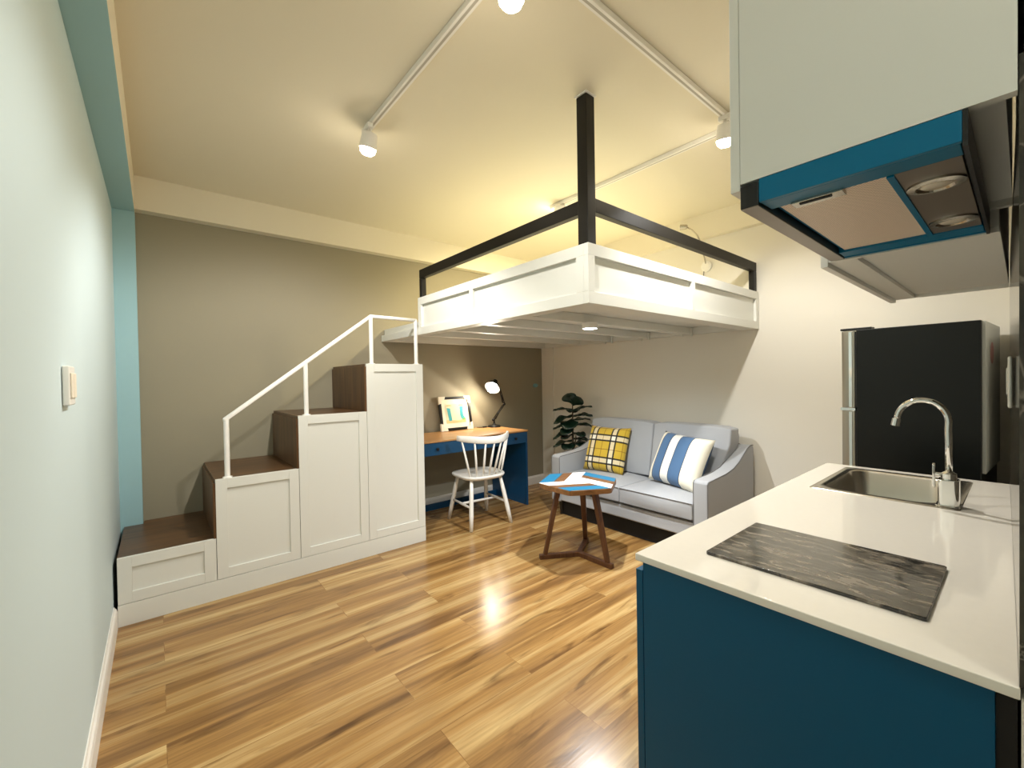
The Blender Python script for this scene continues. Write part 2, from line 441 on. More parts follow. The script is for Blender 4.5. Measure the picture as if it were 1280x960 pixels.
# ------------------------------------------------------------------ loft
LX, LY, LZ0, LZ1 = 1.600, 1.335, 1.637, 1.928
lf = thing('loft_platform', 'white panelled loft bed platform with black rails above the sofa', 'loft bed', (LX, LY, LZ0))
def panel_strip(fn, a, b, z0, z1, splits, fw, t=.03, d=.02):
    """shaker fascia; fn(u along, n depth inward, z)"""
    bm = bmesh.new()
    def bb(u0, u1, n0, n1, za, zb):
        p, q = fn(u0, n0, za), fn(u1, n1, zb)
        box(bm, min(p[0], q[0]), max(p[0], q[0]), min(p[1], q[1]), max(p[1], q[1]), za, zb)
    bb(a, b, 0, t, z1-fw, z1); bb(a, b, 0, t, z0, z0+fw)
    edges = [a]+splits+[b]
    bb(a, a+fw*.85, 0, t, z0+fw, z1-fw); bb(b-fw*.85, b, 0, t, z0+fw, z1-fw)
    for s in splits: bb(s-.02, s+.02, 0, t, z0+fw, z1-fw)
    e = [a+fw*.85]+[x for s in splits for x in (s-.02, s+.02)]+[b-fw*.85]
    for i in range(0, len(e), 2): bb(e[i], e[i+1], d, t, z0+fw, z1-fw)
    return bm
obj('side_fascia', panel_strip(lambda u, n, z: (LX+n, u, z), LY+.0305, 3.07, LZ0, LZ1, [2.33], .058), M['white_lacquer'], lf, bevel=.0015)
obj('front_fascia', panel_strip(lambda u, n, z: (u, LY+n, z), LX, XR-.005, LZ0, LZ1, [2.62], .058), M['white_lacquer'], lf, bevel=.0015)
obj('deck', B((LX+.031, XR-.004, LY+.031, YB-.004, 1.70, 1.75)), M['white_lacquer'], lf)
obj('edge_beam', B((LX, LX+.06, 3.0705, YB-.004, LZ0, LZ0+.058)), M['white_lacquer'], lf, bevel=.002)
obj('edge_beam', B((LX+.031, LX+.09, LY+.12, 3.0695, LZ0+.001, 1.699)), M['white_lacquer'], lf, bevel=.002)
obj('edge_beam', B((LX+.031, XR-.006, LY+.031, LY+.13, LZ0+.001, 1.699)), M['white_lacquer'], lf, bevel=.002)
obj('edge_beam', B((LX+.061, XR-.006, YB-.10, YB-.006, LZ0+.001, 1.699)), M['white_lacquer'], lf, bevel=.002)
obj('edge_beam', B((XR-.05, XR-.006, LY+.131, YB-.101, LZ0+.004, 1.699)), M['white_lacquer'], lf, bevel=.002)
for y in (1.90, 2.32, 2.75, 3.18):
    obj('joist', B((LX+.091, XR-.051, y-.035, y+.035, LZ0+.006, 1.699)), M['white_lacquer'], lf, bevel=.002)
for y in (1.90, 2.32, 2.75):
    for s in (-.043, .043):
        obj('joist_hanger', B((XR-.075, XR-.051, y+s-.007, y+s+.007, LZ0-.012, 1.695)), M['white_lacquer'], lf)
# black rails
px, py = LX+.033, LY+.033
obj('corner_post', B((px-.031, px+.031, py-.031, py+.031, LZ1-.003, ZC-.008)), M['black_metal'], lf, bevel=.003, label='tall black square post')
obj('post_cap', B((px-.037, px+.037, py-.037, py+.037, ZC-.0075, ZC-.001)), M['white_metal'], lf, label='white ceiling plate')
RZ0, RZ1 = 2.082, 2.150
obj('side_rail', B((px-.02, px+.02, py+.0315, 3.065, RZ0, RZ1)), M['black_metal'], lf, bevel=.003)
obj('front_rail', B((px+.0315, XR-.01, py-.02, py+.02, RZ0+.01, RZ1+.01)), M['black_metal'], lf, bevel=.003)
obj('rail_post', B((px-.02, px+.02, 3.025, 3.065, LZ1-.002, RZ0-.0005)), M['black_metal'], lf, bevel=.003)
obj('rail_post', B((XR-.06, XR-.01, py-.02, py+.02, LZ1-.002, RZ0+.0095)), M['black_metal'], lf, bevel=.003)

# downlight under the loft
dl = thing('downlight', 'small round white downlight glowing under the loft platform', 'light', (2.23, 1.855, LZ0))
bm = bmesh.new(); lathe(bm, [(.052, .0055), (.052, -.030), (.045, -.034), (.045, -.028), (.02, -.028)], (2.23, 1.855, LZ0), 32)
obj('housing', bm, M['white_metal'], dl, smooth=False)
bm = bmesh.new(); lathe(bm, [(.043, -.0275), (.043, -.034), (.03, -.036), (.0, -.0365)], (2.23, 1.855, LZ0), 32)
obj('diffuser', bm, M['bulb_cool'], dl, smooth=True)

# ------------------------------------------------------------------ lights on ceiling tracks
def track(name, label, x0, x1, y0, y1):
    t = thing(name, label, 'track', ((x0+x1)/2, (y0+y1)/2, ZC), 'white ceiling light tracks')
    along_x = (x1-x0) > (y1-y0)
    obj('rail', B((x0, x1, y0, y1, ZC-.026, ZC-.001)), M['white_metal'], t, bevel=.002)
    if along_x:
        ym = (y0+y1)/2; obj('slot', B((x0+.02, x1-.02, ym-.005, ym+.005, ZC-.0265, ZC-.0255)), M['slot_grey'], t)
    else:
        xm = (x0+x1)/2; obj('slot', B((xm-.005, xm+.005, y0+.02, y1-.02, ZC-.0265, ZC-.0255)), M['slot_grey'], t)
    for e in (0, 1):
        if along_x:
            x = x0 if e == 0 else x1
            bb = (x-.008, x+.008, y0-.001, y1+.001, ZC-.03, ZC-.001)
        else:
            y = y0 if e == 0 else y1
            bb = (x0-.001, x1+.001, y-.008, y+.008, ZC-.03, ZC-.001)
        obj('end_cap', B(bb), M['white_metal'], t)
    return t
track('track_rail', 'white track rail on the ceiling left of the black post, toward the taupe wall', .885, .917, 1.03, 2.30)
track('track_rail', 'white track rail on the ceiling right of the black post, toward the upper cabinet', .93, 2.42, .985, 1.017)
track('track_rail', 'white track rail on the ceiling behind the black post, above the loft', 2.43, 2.462, 1.03, 2.40)

def spot(label, pos, aim, energy, size, blend=.5, color=WARM[:3], group='white track spotlights'):
    """track head: adapter on the rail, stem and a tilted can with a lit lens"""
    t = thing('track_spotlight', label, 'spotlight', (pos[0], pos[1], ZC-.027), group)
    d = (Vector(aim)-Vector(pos)).normalized()
    q = Vector((0, 0, -1)).rotation_difference(d).to_matrix()
    c = Vector(pos)
    bm = bmesh.new(); box(bm, pos[0]-.014, pos[0]+.014, pos[1]-.03, pos[1]+.03, ZC-.05, ZC-.0265)
    obj('adapter', bm, M['white_metal'], t, bevel=.002)
    bm = bmesh.new(); tube(bm, [(pos[0], pos[1], ZC-.049), tuple(c)], .008, 10)
    obj('stem', bm, M['white_metal'], t, smooth=True)
    bm = bmesh.new(); lathe(bm, [(.02, .05), (.036, .045), (.040, .03), (.044, -.03), (.041, -.03), (.036, -.018), (.01, -.018)], c, 28, q)
    obj('can', bm, M['white_metal'], t, smooth=False)
    bm = bmesh.new(); lathe(bm, [(.036, -.0175), (.0405, -.034), (.036, -.05), (.022, -.062), (0, -.066)], c, 28, q)
    obj('bulb', bm, M['bulb'], t, smooth=True, label='glowing warm bulb')
    l = bpy.data.lights.new('track_lamp', 'SPOT'); l.energy = energy; l.spot_size = size; l.spot_blend = blend
    l.color = color; l.shadow_soft_size = .03
    lo = bpy.data.objects.new('track_lamp', l); COL.objects.link(lo)
    lo.location = c+d*.085-Vector(t.location); lo.rotation_euler = d.to_track_quat('-Z', 'Y').to_euler()
    lo.parent = t
    return t
E_ = 1.0
spot('lit track spotlight hanging over the staircase, left of the black post', (.84+.04, 2.2, 2.53), (.75, 3.0, 0), 50*E_, 2.5)
spot('lit track spotlight beside the upper cabinet corner, right of the black post', (2.29, .99, 2.53), (2.9, 1.3, 0), 47*E_, 2.5)
spot('lit track spotlight at the top edge of the photo, nearest the viewer', (.90, 1.045, 2.53), (.7, 1.6, 0), 33*E_, 2.5)
spot('lit track spotlight above the loft, behind the black side rail', (2.446, 2.32, 2.585), (2.7, 2.8, 1.7), 62*E_, 2.5, color=(1, .86, .52))

l = bpy.data.lights.new('downlight_lamp', 'SPOT'); l.energy = 70; l.spot_size = 2.75; l.spot_blend = .9; l.color = (.95, .98, 1); l.shadow_soft_size = .02
lo = bpy.data.objects.new('downlight_lamp', l); COL.objects.link(lo); lo.parent = dl; lo.location = (0, 0, -.045)

# ------------------------------------------------------------------ desk
DX0, DX1, DY0, DY1, DZ = 1.63, 2.865, 3.21, YB-.02, .757
dk = thing('desk', 'blue two-drawer desk with an oak top under the loft', 'desk', ((DX0+DX1)/2, (DY0+DY1)/2, 0))
obj('desktop', B((DX0, DX1+.006, DY0-.008, DY1, DZ-.014, DZ)), M['desk_top'], dk, bevel=.002, label='light oak desktop')
obj('apron', B((DX0, DX1, DY0+.012, DY1, DZ-.125, DZ-.015)), M['desk_blue'], dk)
xm = 2.25
for a, b in ((DX0+.004, xm-.002), (xm+.002, DX1-.002)):
    dr = obj('drawer', B((a, b, DY0, DY0+.0115, DZ-.124, DZ-.018)), M['desk_blue'], dk, bevel=.002)
    kx = 1.825 if a < 2 else 2.70
    bm = bmesh.new(); q = Matrix.Rotation(PI/2, 3, 'X')
    lathe(bm, [(.006, 0), (.006, .012), (.013, .016), (.014, .022), (.009, .027)], (kx, DY0, DZ-.070), 18, q)
    obj('knob', bm, M['black_metal'], dr, smooth=True)
obj('side_panel', B((DX1-.022, DX1, DY0, DY1, 0, DZ-.126)), M['desk_blue'], dk, bevel=.002)
obj('side_panel', B((DX0, DX0+.022, DY0, DY1, 0, DZ-.126)), M['desk_blue'], dk, bevel=.002)
obj('back_rail', B((DX0+.023, DX1-.023, DY1-.07, DY1-.05, 0, .06)), M['desk_blue'], dk)

# picture leaning on the wall
pf = thing('picture_frame', 'dark framed picture with white corner guards leaning on the wall above the desk', 'picture', (2.36, 3.71, DZ+.0055), local=True, rot=(math.radians(-11), 0, math.radians(-1)))
W2, H, fw = .185, .345, .026
bm = B((-W2, W2, 0, .02, 0, fw), (-W2, W2, 0, .02, H-fw, H), (-W2, -W2+fw, 0, .02, fw, H-fw), (W2-fw, W2, 0, .02, fw, H-fw))
obj('frame', bm, M['black_plastic'], pf, bevel=.002)
bm = B((-W2+fw, W2-fw, .008, .018, fw, H-fw)); obj('mat_board', bm, M['mat_board'], pf)
art = obj('print', B((-.115, .115, .006, .0078, .075, .27)), M['art_cream'], pf, label='abstract print in cream, sand and aqua')
bm = bmesh.new()
prism(bm, [(-.115, .075), (.115, .075), (.115, .11), (.02, .098), (-.115, .108)], lambda u, v, w: (u, w, v), .0052, .006)
obj('sand_patch', bm, M['art_sand'], art); bm = bmesh.new()
prism(bm, [(-.105, .245), (-.03, .250), (-.06, .262), (-.1, .262)], lambda u, v, w: (u, w, v), .0052, .006)
obj('sand_patch', bm, M['art_sand'], art); bm = bmesh.new()
prism(bm, [(.04, .25), (.10, .245), (.095, .262), (.05, .262)], lambda u, v, w: (u, w, v), .0052, .006)
obj('sand_patch', bm, M['art_sand'], art)
bm = bmesh.new()
prism(bm, [(-.1, .23), (-.062, .226), (-.05, .10), (-.085, .095)], lambda u, v, w: (u, w, v), .0046, .0052)
obj('aqua_patch', bm, M['art_aqua'], art); bm = bmesh.new()
prism(bm, [(.052, .24), (.09, .24), (.086, .15), (.106, .12), (.09, .10), (.062, .112), (.05, .15)], lambda u, v, w: (u, w, v), .0046, .0052)
obj('aqua_patch', bm, M['art_aqua'], art)
bm = bmesh.new(); prism(bm, [(.07, .10), (.106, .10), (.11, .118), (.08, .122)], lambda u, v, w: (u, w, v), .0040, .0046)
obj('green_patch', bm, M['art_green'], art)
for sx in (-1, 1):
    for z0 in (0, 1):
        c = .075
        zz = (lambda v: v) if z0 == 0 else (lambda v: H-v)
        bm = bmesh.new()
        prism(bm, [(sx*(W2+.003), zz(-.003)), (sx*(W2-c), zz(-.003)), (sx*(W2-c+.012), zz(fw+.004)), (sx*(W2-fw-.006), zz(fw+.008)), (sx*(W2-fw-.002), zz(c-.01)), (sx*(W2+.003), zz(c))],
              lambda u, v, w: (u, w, v), -.003, .0235)
        obj('corner_guard', bm, M['corner_card'], pf, label='white card corner guard')

# desk lamp
lp = thing('desk_lamp', 'black articulated desk lamp, lit, standing on the blue desk', 'lamp', (2.80, 3.675, DZ))
bm = bmesh.new(); lathe(bm, [(.068, 0), (.070, .008), (.062, .018), (.028, .026), (.012, .032), (.012, .045)], (2.80, 3.675, DZ), 32)
obj('base', bm, M['black_metal'], lp, smooth=True)
J0, J1, J2 = Vector((2.785, 3.67, .835)), Vector((2.925, 3.655, 1.0)), Vector((2.85, 3.635, 1.165))
bm = bmesh.new()
tube(bm, [(2.80, 3.675, DZ+.04), J0+Vector((.012, 0, 0))], .009, 10)
for o in (-.012, .012):
    v = Vector((0, o, 0)); tube(bm, [J0+v, J1+v], .0055, 8)
tube(bm, [J0+Vector((.03, 0, .008)), J0.lerp(J1, .62)], .008, 8)
bmesh.ops.create_icosphere(bm, subdivisions=2, radius=.016, matrix=Matrix.Translation(J0))
obj('lower_arm', bm, M['black_metal'], lp, smooth=True)
bm = bmesh.new()
for o in (-.012, .012):
    v = Vector((0, o, 0)); tube(bm, [J1+v, J2+v], .0055, 8)
tube(bm, [J1+Vector((-.02, 0, .02)), J1.lerp(J2, .6)], .008, 8)
bmesh.ops.create_icosphere(bm, subdivisions=2, radius=.018, matrix=Matrix.Translation(J1))
bmesh.ops.create_icosphere(bm, subdivisions=2, radius=.014, matrix=Matrix.Translation(J2))
obj('upper_arm', bm, M['black_metal'], lp, smooth=True)
LD = Vector((-.66, -.32, -.66)).normalized()
q = Vector((0, 0, -1)).rotation_difference(LD).to_matrix()
sc = J2+Vector((-.095, -.02, .048))
bm = bmesh.new(); lathe(bm, [(.018, .07), (.024, .065), (.028, .03), (.055, .01), (.086, -.045), (.083, -.045), (.052, .008), (.02, .02)], sc, 30, q)
bar(bm, tuple(J2), tuple(sc+Vector((.055, .01, .01))), .012, .012)
sh = obj('lamp_shade', bm, M['black_metal'], lp, smooth=False)
bm = bmesh.new(); bmesh.ops.create_uvsphere(bm, u_segments=20, v_segments=12, radius=.056, matrix=Matrix.Translation(sc+LD*.042))
obj('bulb', bm, M['bulb'], lp, smooth=True, label='glowing bulb')
bm = bmesh.new(); tube(bm, [(2.745, 3.70, DZ+.004), (2.715, 3.715, DZ+.004), (2.69, 3.70, DZ+.004), (2.655, 3.72, DZ+.004), (2.63, 3.76, DZ+.004)], .004, 8)
box(bm, 2.672, 2.712, 3.692, 3.712, DZ, DZ+.016)
obj('cord', bm, M['black_plastic'], lp)
l = bpy.data.lights.new('desk_lamp_light', 'SPOT'); l.energy = 11; l.spot_size = 2.8; l.spot_blend = .12; l.color = (1, .90, .74); l.shadow_soft_size = .035
lo = bpy.data.objects.new('desk_lamp_light', l); COL.objects.link(lo); lo.parent = lp
lo.location = sc+LD*.104-Vector(lp.location); lo.rotation_euler = LD.to_track_quat('-Z', 'Y').to_euler()

# pale blue oval disc on the taupe wall
bm = bmesh.new(); q = Matrix.Rotation(PI/2, 3, 'X') @ Matrix.Diagonal((1.25, .8, 1)).to_3x3()
lathe(bm, [(.03, 0), (.028, .012), (.018, .018)], (3.53, YB, 1.19), 24, q)
tag(obj('wall_disc', bm, M['pale_blue'], smooth=True), 'small pale blue oval disc on the taupe wall right of the desk lamp', 'wall plate')

# ------------------------------------------------------------------ spindle chair (local coords, faces +y)
ch = thing('spindle_chair', 'white wooden spindle-back chair pulled up to the blue desk', 'chair', (2.215, 3.15, 0), local=True, rot=(0, 0, math.radians(-6)))
bm = bmesh.new()
out = []
for k in range(40):
    a = 2*PI*k/40
    cx, cy = math.cos(a), math.sin(a)
    e = .62
    x = .215*math.copysign(abs(cx)**e, cx); y = .205*math.copysign(abs(cy)**e, cy)
    x *= 1+.05*(y/.2)
    out.append((x, y))
rings = []
for z, s, dip in ((.405, .86, 0), (.418, .97, 0), (.432, 1.0, 0), (.441, .985, 0), (.440, .90, 0), (.433, .6, 1), (.430, .25, 1)):
    rings.append([bm.verts.new((x*s, y*s, z)) for x, y in out])
for a, b in zip(rings, rings[1:]):
    for k in range(40): bm.faces.new((a[k], a[(k+1) % 40], b[(k+1) % 40], b[k]))
bm.faces.new(rings[0][::-1]); bm.faces.new(rings[-1])
obj('seat', bm, M['chair_white'], ch, smooth=True)
legs = {}
for sx in (-1, 1):
    for sy in (-1, 1):
        bm = bmesh.new()
        p0 = Vector((sx*.145, sy*.13, .41)); p1 = Vector((sx*.20, sy*.215, 0))
        tube(bm, [p0, p0.lerp(p1, .3), p0.lerp(p1, .7), p1], [.014, .0185, .019, .0145], 14)
        legs[(sx, sy)] = (p0, p1)
        obj('leg', bm, M['chair_white'], ch, smooth=True)
mid = {}
for sx in (-1, 1):
    a = legs[(sx, -1)][0].lerp(legs[(sx, -1)][1], .55); b = legs[(sx, 1)][0].lerp(legs[(sx, 1)][1], .55)
    bm = bmesh.new(); tube(bm, [a, a.lerp(b, .5), b], [.009, .012, .009], 10); obj('stretcher', bm, M['chair_white'], ch, smooth=True)
    mid[sx] = a.lerp(b, .5)
bm = bmesh.new(); tube(bm, [mid[-1], mid[1]], .0105, 10); obj('stretcher', bm, M['chair_white'], ch, smooth=True)
def crest(t):  # t -1..1
    return Vector((.256*t, -.285+.19*t*t, .762+.016*t*t))
bm = bmesh.new(); prev = None; n = 24
for i in range(n+1):
    t = -1+2*i/n; c = crest(t); h = .030*(1-.25*abs(t)**4); w = .011
    tn = (crest(min(1, t+.02))-crest(max(-1, t-.02))).normalized(); nn = Vector((-tn.y, tn.x, 0)).normalized()
    ring = []
    for a, b in ((-1, -.8), (-.5, -1), (.5, -1), (1, -.8), (1, .8), (.5, 1), (-.5, 1), (-1, .8)):
        ring.append(bm.verts.new(c+nn*(w*a)+Vector((0, 0, h*b))))
    if prev:
        for k in range(8): bm.faces.new((prev[k], prev[(k+1) % 8], ring[(k+1) % 8], ring[k]))
    else: first = ring
    prev = ring
bm.faces.new(first); bm.faces.new(prev[::-1])
obj('crest_rail', bm, M['chair_white'], ch, smooth=True)
for i in range(7):
    t = -1+2*i/6
    top = crest(t*.90)+Vector((0, 0, -.02)); bot = Vector((.155*t, -.175+.045*t*t, .435))
    bm = bmesh.new(); tube(bm, [bot, bot.lerp(top, .4), top], [.0085, .010, .007], 10)
    obj('spindle', bm, M['chair_white'], ch, smooth=True)

# ------------------------------------------------------------------ coffee table
TX, TY, TZ, TR = 2.305, 2.045, .54, .292
tb = thing('coffee_table', 'hexagonal side table with white, brown and blue inlaid top before the sofa', 'table', (TX, TY, 0))
def hexpt(a, r=TR): return Vector((TX+r*math.cos(math.radians(a)), TY+r*math.sin(math.radians(a)), 0))
def round_poly(pts, r, n=4):
    out = []
    m = len(pts)
    for i in range(m):
        p, a, b = pts[i], pts[i-1], pts[(i+1) % m]
        u = (a-p).normalized()*r; v = (b-p).normalized()*r
        for k in range(n+1):
            t = k/n; out.append(p+u*(1-t)**2+v*t**2)
    return out
rp = round_poly([hexpt(30+60*k) for k in range(6)], .03)
bm = bmesh.new(); prism(bm, [(p.x, p.y) for p in rp], lambda u, v, w: (u, v, w), TZ-.036, TZ-.002)
obj('tabletop', bm, M['edge_wood'], tb, bevel=.002)
C0 = Vector((TX, TY, 0))
arms = [150, 30, -90]
def inset(p): return C0+(p-C0)*.985
names = {0: ('white_inlay', M['inlay_white']), 1: ('brown_inlay', M['inlay_brown']), 2: ('blue_inlay', M['inlay_teal'])}
meshes = {0: bmesh.new(), 1: bmesh.new(), 2: bmesh.new()}
for arm, other in ((30, 150), (-90, 30), (150, -90)):
    # stripes run parallel to the white arm 'other' or 'arm'
    a = (hexpt(other)-C0)*0 + (hexpt(arm)-C0); b = hexpt(other)-C0
    # stripes parallel to a: white next to a
    for k, (t0, t1) in enumerate(((0, .36), (.37, .63), (.64, 1))):
        e = .985
        P = [C0+a*0+b*t0*e, C0+a*e+b*t0*e, C0+a*e+b*t1*e, C0+b*t1*e]
        if k == 2: pass
        prism(meshes[k], [(p.x, p.y) for p in P], lambda u, v, w: (u, v, w), TZ-.0035, TZ)
for k in range(3):
    nm, m_ = names[k]; obj(nm, meshes[k], m_, tb)
feet = []
for a in arms:
    top = C0+(hexpt(a)-C0)*.50+Vector((0, 0, TZ-.036)); bot = C0+(hexpt(a)-C0)*.86+Vector((0, 0, .03))
    bm = bmesh.new()
    for p, q in ((top, bot),):
        t = (q-p).normalized()
        r = Vector((-math.sin(math.radians(a)), math.cos(math.radians(a)), 0))
        u = t.cross(r).normalized()
        ringA = [bm.verts.new(p+r*(.022*s)+u*(.016*w)) for s, w in ((-1, -1), (1, -1), (1, 1), (-1, 1))]
        ringB = [bm.verts.new(q+r*(.015*s)+u*(.013*w)) for s, w in ((-1, -1), (1, -1), (1, 1), (-1, 1))]
        bm.faces.new(ringA); bm.faces.new(ringB[::-1])
        for i in range(4): bm.faces.new((ringA[i], ringA[(i+1) % 4], ringB[(i+1) % 4], ringB[i]))
    obj('leg', bm, M['leg_wood'], tb, bevel=.003)
bm = bmesh.new()
for a in arms:
    e = C0+(hexpt(a)-C0)*1.0
    d = (hexpt(a)-C0).normalized(); bar(bm, tuple(C0+d*.0+Vector((0, 0, .0155))), tuple(e+Vector((0, 0, .0155))), .036, .031)
obj('base', bm, M['leg_wood'], tb, bevel=.003)
bm = bmesh.new()
for a in arms:
    d = (hexpt(a)-C0).normalized(); bar(bm, tuple(C0+Vector((0, 0, TZ-.048))), tuple(C0+d*.17+Vector((0, 0, TZ-.048))), .035, .022)
obj('apron', bm, M['leg_wood'], tb, bevel=.002)

# ------------------------------------------------------------------ sofa (faces -x)
sf = thing('sofa', 'light grey two-seat fabric sofa against the white wall', 'sofa', (3.2, 2.1, 0))
SY0, SY1, SX0, SX1 = 1.36, 2.84, 2.83, 3.60
prof = [(SX0, .135), (SX0, .535), (SX0+.012, .556), (SX0+.04, .562), (3.0, .563), (3.12, .570), (3.24, .590), (3.34, .628), (3.42, .675), (3.49, .712), (3.55, .728), (SX1-.01, .725), (SX1, .70), (SX1, .135)]
for y0, y1 in ((SY0, SY0+.105), (SY1-.105, SY1)):
    bm = bmesh.new(); prism(bm, prof, lambda u, v, w: (u, w, v), y0, y1)
    a = obj('arm', bm, M['fabric'], sf, bevel=.014, seg=3)
    bm = bmesh.new()
    for y in (y0+.006, y1-.006):
        tube(bm, [(u, y+(-.003 if y < (y0+y1)/2 else .003), v) for u, v in [(SX0+.003, .15)]+[(SX0+.003, .54)]+[(SX0+.016, .552)]+prof[4:12]], .0032, 6)
    obj('piping', bm, M['piping'], a)
obj('base', B((SX0+.012, SX1-.02, SY0+.106, SY1-.106,   .145, .255)), M['fabric'], sf, bevel=.012, seg=3)
bm = bmesh.new()
prism(bm, [(3.44, .25), (3.50, .80), (3.53, .82), (3.585, .82), (3.598, .80), (3.598, .145), (3.44, .145)], lambda u, v, w: (u, w, v), SY0+.106, SY1-.106)
obj('back_frame', bm, M['fabric'], sf, bevel=.012, seg=3)
obj('plinth', B((SX0+.07, SX1-.03, SY0+.05, SY1-.05, .004, .1445)), M['dark_gap'], sf, label='black recessed box under the base')  # near-black box filling the space between base and floor
ymid = 2.078
def cushion(x0, x1, y0, y1, z0, z1, crown, tilt=0, n=10):
    """soft box cushion: subdivided, crowned on top, slightly tilted"""
    bm = bmesh.new()
    r = bmesh.ops.create_cube(bm, size=1)
    bmesh.ops.subdivide_edges(bm, edges=bm.edges, cuts=n, use_grid_fill=True)
    for v in bm.verts:
        u, w, h = v.co.x*2, v.co.y*2, v.co.z*2
        bul = (1-abs(u)**3)*(1-abs(w)**3)
        z = v.co.z*(z1-z0)+(z0+z1)/2 + (crown*bul if h > .95 else 0)
        x = v.co.x*(x1-x0)+(x0+x1)/2; y = v.co.y*(y1-y0)+(y0+y1)/2
        if abs(u) > .95: x += math.copysign(.010*(1-abs(w)**3)*(1-h*h), u)
        if tilt:
            x += tilt*(z-z0)
        v.co = (x, y, z)
    return bm
for y0, y1 in ((SY0+.108, ymid-.002), (ymid+.002, SY1-.108)):
    c = obj('seat_cushion', cushion(SX0-.004, 3.44, y0, y1, .272, .392, .022), M['fabric'], sf, bevel=.010, seg=3)
    bm = bmesh.new()
    for z in (.388, .278):
        tube(bm, [(SX0-.006, y0+.004, z), (SX0-.0085, (y0+y1)/2, z+.001), (SX0-.006, y1-.004, z)], .0032, 6)
    obj('piping', bm, M['piping'], c)
for y0, y1 in ((SY0+.062, ymid-.002), (ymid+.002, SY1-.072)):
    # back cushion: above the arm it overlaps sideways, so it starts over the arm tops
    bm = bmesh.new(); n = 10
    bmesh.ops.create_cube(bm, size=1); bmesh.ops.subdivide_edges(bm, edges=bm.edges, cuts=n, use_grid_fill=True)
    for v in bm.verts:
        u, w, h = v.co.x*2, v.co.y*2, v.co.z*2
        z = .415+(v.co.z+.5)*.455
        ya, yb = y0, y1
        # sides pull in where the arm stands
        s = min(1, max(0, (z-.60)/.14))
        if y0 < 1.6: ya = (SY0+.108)*(1-s)+y0*s
        else: yb = (SY1-.108)*(1-s)+y1*s
        y = ya+(v.co.y+.5)*(yb-ya)
        x = 3.255+(z-.415)*.20+(v.co.x+.5)*(.185-.10*(z-.415))
        bul = (1-abs(w)**3)*(1-abs(h)**3)
        if u < -.95: x -= .022*bul
        if h > .95: z += .010*(1-abs(w)**3)
        if h > .95 and abs(w) > .9: z -= .008
        v.co = (x, y, z)
    c = obj('back_cushion', bm, M['fabric'], sf, bevel=.014, seg=3)
for x in (SX0+.07, SX1-.08):
    for y in (SY0+.06, SY1-.06):
        bm = bmesh.new(); tube(bm, [(x, y, .15), (x, y, 0)], [.024, .016], 14)
        obj('leg', bm, M['black_plastic'], sf, label='short dark leg')

# throw pillows (local coords: x right along width, y up, z out)
def pillow(name, label, mats, size, thick, center, right, up, group='throw pillows on the sofa'):
    hx, hy = size[0]/2, size[1]/2; n = 20
    bm = bmesh.new()
    def shape(u, v, s):
        pin = .055
        x = u*hx*(1-pin*(1-abs(v)**2)*abs(u)**3); y = v*hy*(1-pin*(1-abs(u)**2)*abs(v)**3)
        t = max(0, (1-u**4))**.55*max(0, (1-v**4))**.55
        return Vector((x, y, s*thick/2*t))
    G = {}
    for s in (1, -1):
        for i in range(n+1):
            for j in range(n+1):
                edge = i in (0, n) or j in (0, n)
                if edge and s == -1: G[(s, i, j)] = G[(1, i, j)]; continue
                G[(s, i, j)] = bm.verts.new(shape(-1+2*i/n, -1+2*j/n, s))
    for s in (1, -1):
        for i in range(n):
            for j in range(n):
                f = bm.faces.new([G[(s, i, j)], G[(s, i+1, j)], G[(s, i+1, j+1)], G[(s, i, j+1)]])
                f.material_index = 0 if s == 1 else len(mats)-1
    r = Vector(right).normalized(); u = Vector(up); u = (u-r*u.dot(r)).normalized(); w = r.cross(u)
    o = obj(name, bm, list(mats), smooth=True)
    R = Matrix((r, u, w)).transposed().to_4x4(); R.translation = Vector(center)
    o.matrix_world = R
    return tag(o, label, 'pillow', group)
pillow('throw_pillow', 'square yellow plaid throw pillow on the sofa', [M['plaid']], (.43, .43), .13, (3.19, 2.475, .612), (.08, -1, 0), (.38, -.01, 1))
pillow('throw_pillow', 'square blue and white striped throw pillow on the sofa', [M['stripe'], M['denim']], (.48, .43), .17, (3.17, 1.742, .609), (-.22, -1, -.05), (.50, .0, 1))

# ------------------------------------------------------------------ potted plant behind the sofa arm
pl = thing('potted_plant', 'dark green potted fiddle-leaf plant in the corner behind the sofa', 'plant', (3.425, 3.115, 0))
bm = bmesh.new(); lathe(bm, [(.11, 0), (.145, .27), (.15, .28), (.14, .28), (.135, .25), (.02, .25)], (3.425, 3.115, 0), 32); obj('pot', bm, M['pot'], pl)
bm = bmesh.new(); lathe(bm, [(.134, .24), (.134, .2505), (.06, .256)], (3.425, 3.115, 0), 24); obj('soil', bm, M['soil'], pl)
bm = bmesh.new(); tube(bm, [(3.425, 3.115, .25), (3.42, 3.10, .5), (3.43, 3.11, .8), (3.435, 3.11, 1.06)], [.014, .012, .009, .005], 10)
tube(bm, [(3.42, 3.10, .5), (3.415, 3.065, .56), (3.42, 3.055, .66)], [.008, .007, .005], 8)
obj('stem', bm, M['stem'], pl, smooth=True)
bm = bmesh.new()
VU = Vector((0, 0, 1))
RR = Vector((.64, -.768, 0))   # roughly rightward as seen from the room
